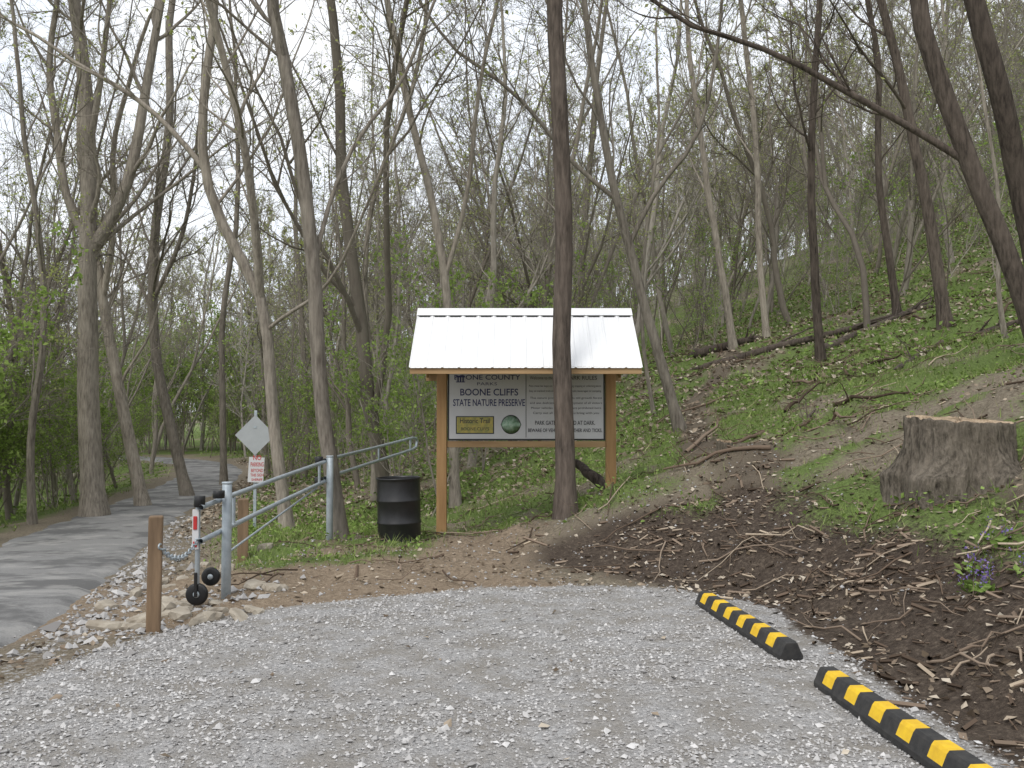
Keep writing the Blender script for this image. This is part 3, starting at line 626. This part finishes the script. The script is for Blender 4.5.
for sgn,nm in ((-1,'front'),(1,'back')):
    xs=[];hs=[]
    for k in range(n):
        a=x0+k*pitch
        for o_,h_ in ((0,.012),(.008,.012),(.022,0),(pitch*.36,0),(pitch*.39,.003),(pitch*.41,.003),(pitch*.44,0),(pitch*.64,0),(pitch*.67,.003),(pitch*.69,.003),(pitch*.72,0),(pitch-.022,0),(pitch-.008,.012)):
            xs.append(a+o_);hs.append(h_)
    xs.append(x1);hs.append(.012);xs=np.array(xs);hs=np.array(hs)
    V=[]
    ny_,nz_=sgn*math.sin(ang),math.cos(ang)
    for th in (0,-.006):
        for t in (0,1):
            yy=KY+sgn*run*t*1.03;zz=ridge_z-(ridge_z-eave_z)*t*1.03
            V.append(np.stack([xs,yy+ny_*(hs+th),zz+nz_*(hs+th)],-1))
    V=np.concatenate(V);m_=len(xs);ii=np.arange(4*m_).reshape(4,m_);f=[]
    for a_,b_ in ((0,1),(3,2),(1,3),(2,0)): f.append(np.stack([ii[a_,:-1],ii[a_,1:],ii[b_,1:],ii[b_,:-1]],-1))
    npmesh('roof_sheet_'+nm,[(V,np.concatenate(f),0,False,None)],[M_roof],K)
    rx_=-ang if sgn>0 else ang
    box('roof_deck_'+nm,((x0+x1)/2,KY+sgn*run*.5-ny_*.02,(ridge_z+eave_z)/2-nz_*.02),(x1-x0-.03,sl,.02),M_woodh,K,(rx_,0,0),.002)
    box('fascia_'+nm,((x0+x1)/2,KY+sgn*(run-.01),eave_z-.055),(x1-x0-.02,.035,.105),M_woodh,K,(0,0,0),.003)
    for j,xx in enumerate((x0+.05,xl,xr,x1-.05)):
        box('rafter_%s_%d'%(nm,j),(xx,KY+sgn*run*.48-ny_*.08,(ridge_z+eave_z)/2-nz_*.08),(.038,sl*.92,.09),M_wood,K,(rx_,0,0),.003)
for sgn in (-1,1):
    ny_,nz_=sgn*math.sin(ang),math.cos(ang)
    box('ridge_cap_%d'%(sgn+1),((x0+x1)/2,KY+sgn*.075+ny_*.022,ridge_z-.075*math.tan(ang)+nz_*.022),(x1-x0+.01,.17/math.cos(ang)*.9,.004),M_roof,K,(-ang if sgn>0 else ang,0,0),0)
for k in range(n):
    a=x0+pitch*(k+.5)
    box('closure_%d'%k,(a,KY-.15-.012,ridge_z-.155*math.tan(ang)+.002),(pitch*.7,.02,.010),M_dark,K,(ang,0,0),0)
box('header_beam',((xl+xr)/2,KY,2.42),(xr-xl-.15,.09,.18),M_woodh,K)
box('lower_beam',((xl+xr)/2,KY,1.215),(xr-xl-.15,.09,.09),M_woodh,K)
bx0,bx1,bz0,bz1=xl+.085,xr-.085,1.27,2.32
box('sign_frame',((bx0+bx1)/2,by+.02,(bz0+bz1)/2),(bx1-bx0,.02,bz1-bz0),M_ink,K,(0,0,0),.002)
box('sign_board',((bx0+bx1)/2,by,(bz0+bz1)/2),(bx1-bx0-.05,.014,bz1-bz0-.05),M_white,K,(0,0,0),.002)
box('logo',((460.5-512)/F*ty_,ty_+.001,CH+(HZ-379)/F*ty_),(.13,.004,.10),M_navy,K,(0,0,0),0)
for j in range(4): box('logo_column_%d'%j,((456.8+j*2.5-512)/F*ty_,ty_-.003,CH+(HZ-379.5)/F*ty_),(.012,.004,.06),M_white,K,(0,0,0),0)
M_map=pm('map_print',(.55,.42,.09),.5,0,.2,14,0,c2=(.22,.25,.08));M_emb=pm('emblem_print',(.48,.6,.50),.5,0,.2,30,0,c2=(.16,.32,.18))
box('map_border',((475-512)/F*ty_,ty_+.002,CH+(HZ-425)/F*ty_),(.56,.004,.26),M_ink,K,(0,0,0),0)
box('map_panel',((475-512)/F*ty_,ty_-.002,CH+(HZ-425)/F*ty_),(.53,.004,.23),M_map,K,(0,0,0),0)
ex,ez=(511-512)/F*ty_,CH+(HZ-424.5)/F*ty_
cyl('emblem_rim',(ex,ty_+.002,ez),(ex,ty_-.002,ez),.15,M_ink,K,40);cyl('emblem',(ex,ty_,ez),(ex,ty_-.004,ez),.14,M_emb,K,40)
box('panel_divider',((526-512)/F*ty_,ty_+.001,(bz0+bz1)/2),(.008,.003,bz1-bz0-.09),M_ink,K,(0,0,0),0)
# drum
D=empty('trash_barrel');dx,dy=-1.49,12.0;dz=gz(dx,dy)-.02
prof=[(0.001,.02),(.27,.02),(.285,0),(.292,.012),(.288,.03),(.284,.05),(.284,.27),(.294,.285),(.294,.30),(.284,.315),(.284,.56),(.294,.575),(.294,.59),(.284,.605),(.284,.83),(.286,.85),(.295,.862),(.297,.873),(.292,.882),(.28,.88),(.278,.86),(.276,.8),(.274,.06),(.001,.055)]
S=48;a=np.arange(S)*2*np.pi/S
V=np.concatenate([np.stack([r*np.cos(a),r*np.sin(a),z+0*a],-1) for r,z in prof]);ii=np.arange(len(prof)*S).reshape(-1,S)
q=np.stack([ii[:-1],np.roll(ii,-1,1)[:-1],np.roll(ii,-1,1)[1:],ii[1:]],-1).reshape(-1,4)
npmesh('drum_body',[(V,q,0,True,None)],[M_drum],D);D.location=(dx,dy,dz);D.rotation_euler=(.01,-.02,0)
# parking blocks
def pblock(p0,p1,w=.165,h=.115):
    p0=np.array(p0);p1=np.array(p1);L=np.linalg.norm(p1-p0);e=empty('parking_block');e.location=(*((p0+p1)/2),.012);e.rotation_euler=(0,0,math.atan2(p1[1]-p0[1],p1[0]-p0[0]))
    prof=[(-w/2,0),(-w/2,.028),(-w*.44,.045),(-w*.30,h-.016),(-w*.22,h),(w*.22,h),(w*.30,h-.016),(w*.44,.045),(w/2,.028),(w/2,0)]
    m_=len(prof);Q0=[];Q1=[]
    secs=[(-L/2,.93),(-L/2+.02,1.)];yel=[]
    npat=6;per=(L-.10)/npat
    for k in range(npat):
        a=-L/2+.05+k*per+.06;secs+=[(a,1.),(a+per*.44,1.)];yel.append(len(secs)-2)
    secs+=[(L/2-.02,1.),(L/2,.93)]
    V=np.array([(s,yy*k_,zz*k_) for j_,(s,k_) in enumerate(secs) for yy,zz in prof],float)
    for j in range(len(secs)-1):
        for k in range(m_-1):
            f=[j*m_+k+1,(j+1)*m_+k+1,(j+1)*m_+k,j*m_+k]
            (Q1 if (j in yel and k in (2,3,4)) else Q0).append(f)
    npmesh('rubber_body',[(V,Q0,0,False,None)],[M_rub],e)
    npmesh('yellow_patches',[(V,Q1,0,False,None)],[M_yel],e)
    ends=np.array([[k for k in range(m_)]]);npmesh('end_a',[(V[:m_],ends,0,False,None)],[M_rub],e);npmesh('end_b',[(V[-m_:],ends[:,::-1],0,False,None)],[M_rub],e)
pblock((1.64,7.75),(1.84,5.98));pblock((1.87,5.42),(2.01,3.62))
# gate
Gt=empty('pipe_gate')
A=np.array([-2.68,8.5]);B=np.array([-2.42,12.0]);E=np.array([-1.72,17.0])
za=gz(*A);zb=gz(*B)
cyl('gate_post_1',(A[0],A[1],za-.3),(A[0],A[1],.98),.045,M_galv,Gt);cyl('gate_post_2',(B[0],B[1],zb-.3),(B[0],B[1],1.08),.045,M_galv,Gt)
cyl('post_cap_1',(A[0],A[1],.98),(A[0],A[1],1.0),.05,M_galv,Gt);cyl('post_cap_2',(B[0],B[1],1.08),(B[0],B[1],1.1),.05,M_galv,Gt)
def on(t,z):
    p=A+(B-A)*t if t<=1 else B+(E-B)*(t-1);return np.array([p[0]-.07,p[1],z])
path('top_rail_near',[on(-.12,.80),on(0,.83),on(.5,.93),on(1,1.02)],.024,M_galv,Gt)
path('low_rail_near',[on(-.12,.50),on(0,.53),on(.5,.65),on(1,.76)],.024,M_galv,Gt)
loop=[on(1.0,1.04),on(1.5,1.14),on(1.93,1.235),on(1.985,1.22),on(2.0,1.17),on(1.985,1.06),on(1.93,1.02),on(1.5,.92),on(1,.80)]
path('far_leaf_frame',loop,.024,M_galv,Gt)
for t in (.1,.93,1.06,1.5,1.9): 
    zt=np.interp(t,[0,1,1.01,2],[.83,1.02,1.04,1.25]);zl=np.interp(t,[0,1,1.01,2],[.53,.76,.80,1.03]);cyl('upright_%d'%int(t*100),on(t,zl),on(t,zt),.018,M_galv,Gt,12)
for z in (1.04,.77): cyl('hinge_%d'%int(z*100),(B[0]-.13,B[1]-.08,z-.05),(B[0]-.13,B[1]-.08,z+.05),.055,M_black,Gt,16)
lx,ly=-2.83,8.15;lz=gz(lx,ly)
cyl('latch_upright',(lx,ly,lz+.12),(lx,ly,.84),.022,M_galv,Gt);cyl('latch_collar',(lx+.02,ly-.02,.80),(lx+.02,ly-.02,.90),.05,M_black,Gt,16)
cyl('hinge_ball',(lx+.12,ly+.2,.86),(lx+.12,ly+.2,.93),.055,M_black,Gt,16)
box('latch_plate',(lx-.01,ly-.03,.60),(.06,.012,.36),M_white,Gt);box('reflector',(lx-.01,ly-.042,.66),(.035,.008,.12),M_red,Gt);box('reflector_low',(lx-.01,ly-.042,.47),(.035,.008,.05),M_red,Gt)
def wheel(c,r,w):
    prof=[(-w/2,r*.35),(-w/2,r*.8),(-w*.35,r*.97),(0,r),(w*.35,r*.97),(w/2,r*.8),(w/2,r*.35),(w*.3,r*.3),(-w*.3,r*.3),(-w/2,r*.35)]
    V=np.concatenate([np.stack([c[0]+rr*np.cos(a),c[1]+o0+0*a,c[2]+rr*np.sin(a)],-1) for o0,rr in prof]);ii=np.arange(len(prof)*S).reshape(-1,S)
    q=np.stack([ii[:-1],np.roll(ii,-1,1)[:-1],np.roll(ii,-1,1)[1:],ii[1:]],-1).reshape(-1,4);npmesh('caster_tyre',[(V,q,0,True,None)],[M_black],Gt)
    cyl('caster_hub',(c[0],c[1]-w*.55,c[2]),(c[0],c[1]+w*.55,c[2]),r*.3,M_galv,Gt,16)
wheel((lx,ly,lz+.13),.10,.05);wheel((lx+.07,ly+.16,lz+.26),.085,.045)
box('caster_fork',(lx,ly-.04,lz+.22),(.03,.01,.22),M_black,Gt)
cyl('brace',on(.05,.30),on(.9,.70),.012,M_galv,Gt,10)
def wpost(x,y,h,w,tilt=0):
    z=gz(x,y);e=empty('wooden_post');box('post_shaft',(x,y,z+h/2-.15),(w,w,h+.3),M_oldwood,e,(0,tilt,.3),.012);return e
wpost(-2.80,7.1,.90,.105,.01);wpost(-3.3,11.1,.75,.13)
Cn=empty('chain');p0=np.array([-2.74,7.05,.60]);p1=np.array([lx+.02,ly-.05,.52]);n=22
for k in range(n):
    t=k/(n-1);p=p0+(p1-p0)*t;p[2]-=.13*4*t*(1-t)
    T=[(math.cos(u)*.034,math.sin(u)*.02) for u in np.linspace(0,6.283,11)]
    dd=nrm(p1-p0);side=np.array([-dd[1],dd[0],0]) if k%2 else np.array([0,0,1.])
    path('link_%d'%k,[p+dd*a_+side*b_ for a_,b_ in T],.0075,M_galv,Cn,6)
# traffic sign
sz=gz(sx_,sy_)
box('sign_post',(sx_,sy_,(sz-.3+1.75)/2),(.06,.035,1.75-sz+.3),M_galv,Sg,(0,0,0),.004)
box('warning_plate',(sx_,sy_-.03,1.26),(.57,.004,.57),M_alu,Sg,(0,math.pi/4,0),0)
box('plate_strap_1',(sx_,sy_-.038,1.42),(.06,.008,.04),M_galv,Sg,(0,0,0),0)
box('no_parking_plate',(sx_+.03,sy_-.045,.57),(.31,.004,.5),M_white,Sg,(0,.05,0),.001)
M_rock=pm('limestone',(.44,.40,.33),.9,0,.2,6,.6,.01,c2=(.26,.22,.17))
def rock(x,y,s,seed):
    rng=np.random.default_rng(seed)
    bm=bmesh.new();bmesh.ops.create_icosphere(bm,subdivisions=2,radius=1);off=rng.uniform(0,9)
    for v in bm.verts:
        c=v.co;k=1+.25*math.sin(c.x*3+off)+.15*math.cos(c.y*4+off);c=c*k;c.z=max(min(c.z,.6),-.6);v.co=Vector((c.x*s[0],c.y*s[1],c.z*s[2]))
    me=bpy.data.meshes.new('rock');bm.to_mesh(me);bm.free();me.materials.append(M_rock);ob=bpy.data.objects.new('rock',me);scene.collection.objects.link(ob)
    ob.location=(x,y,gz(x,y)+s[2]*.3);ob.rotation_euler=(rng.normal(0,.15),rng.normal(0,.15),rng.uniform(0,6))
for i in range(32):
    rng=np.random.default_rng(900+i)
    if i<22: rock(-2.75+rng.uniform(-.55,.6),7.8+rng.uniform(-.5,1.),(rng.uniform(.06,.16),rng.uniform(.05,.11),rng.uniform(.04,.08)),i)
    else: rock(-3.6+rng.uniform(-.6,.5),9.3+rng.uniform(-1.2,2.5),(rng.uniform(.06,.15),rng.uniform(.05,.12),rng.uniform(.04,.09)),i)
# ------------------------------------------------------------------ light, world, camera
w=bpy.data.worlds.new('World');scene.world=w;w.use_nodes=True;nt=w.node_tree;bg=nt.nodes['Background']
SE,SA=math.radians(50),math.radians(205)
sky=nt.nodes.new('ShaderNodeTexSky');sky.sky_type='NISHITA';sky.sun_disc=False;sky.sun_elevation=SE;sky.sun_rotation=SA;sky.dust_density=3;sky.air_density=1
tc=nt.nodes.new('ShaderNodeTexCoord');cn=noise(nt,tc.outputs['Generated'],2.2,6,.6)
cl=ramp(nt,cn,[(.30,(7.6,8.3,9.4)),(.6,(9.8,9.9,10.0))])
mx=mixc(nt,.85,sky.outputs[0],cl);nt.links.new(mx,bg.inputs['Color']);bg.inputs['Strength'].default_value=.135
sl_=bpy.data.lights.new('sun','SUN');sl_.energy=1.5;sl_.angle=math.radians(20);sl_.color=(1,.96,.9)
so=bpy.data.objects.new('sun',sl_);scene.collection.objects.link(so)
dv=Vector((math.sin(SA)*math.cos(SE),math.cos(SA)*math.cos(SE),math.sin(SE)))
so.rotation_euler=dv.to_track_quat('Z','Y').to_euler()
cam=bpy.data.cameras.new('camera');co=bpy.data.objects.new('camera',cam);scene.collection.objects.link(co);scene.camera=co
cam.sensor_width=36;cam.lens=F/1024*36;cam.clip_end=3000;cam.clip_start=.05
co.location=(0,0,CH);co.rotation_euler=(math.pi/2+math.atan(34/F),0,0)
scene.view_settings.view_transform='Standard';scene.view_settings.look='None';scene.view_settings.exposure=0
print('objs',len(bpy.data.objects),'trees',cnt)
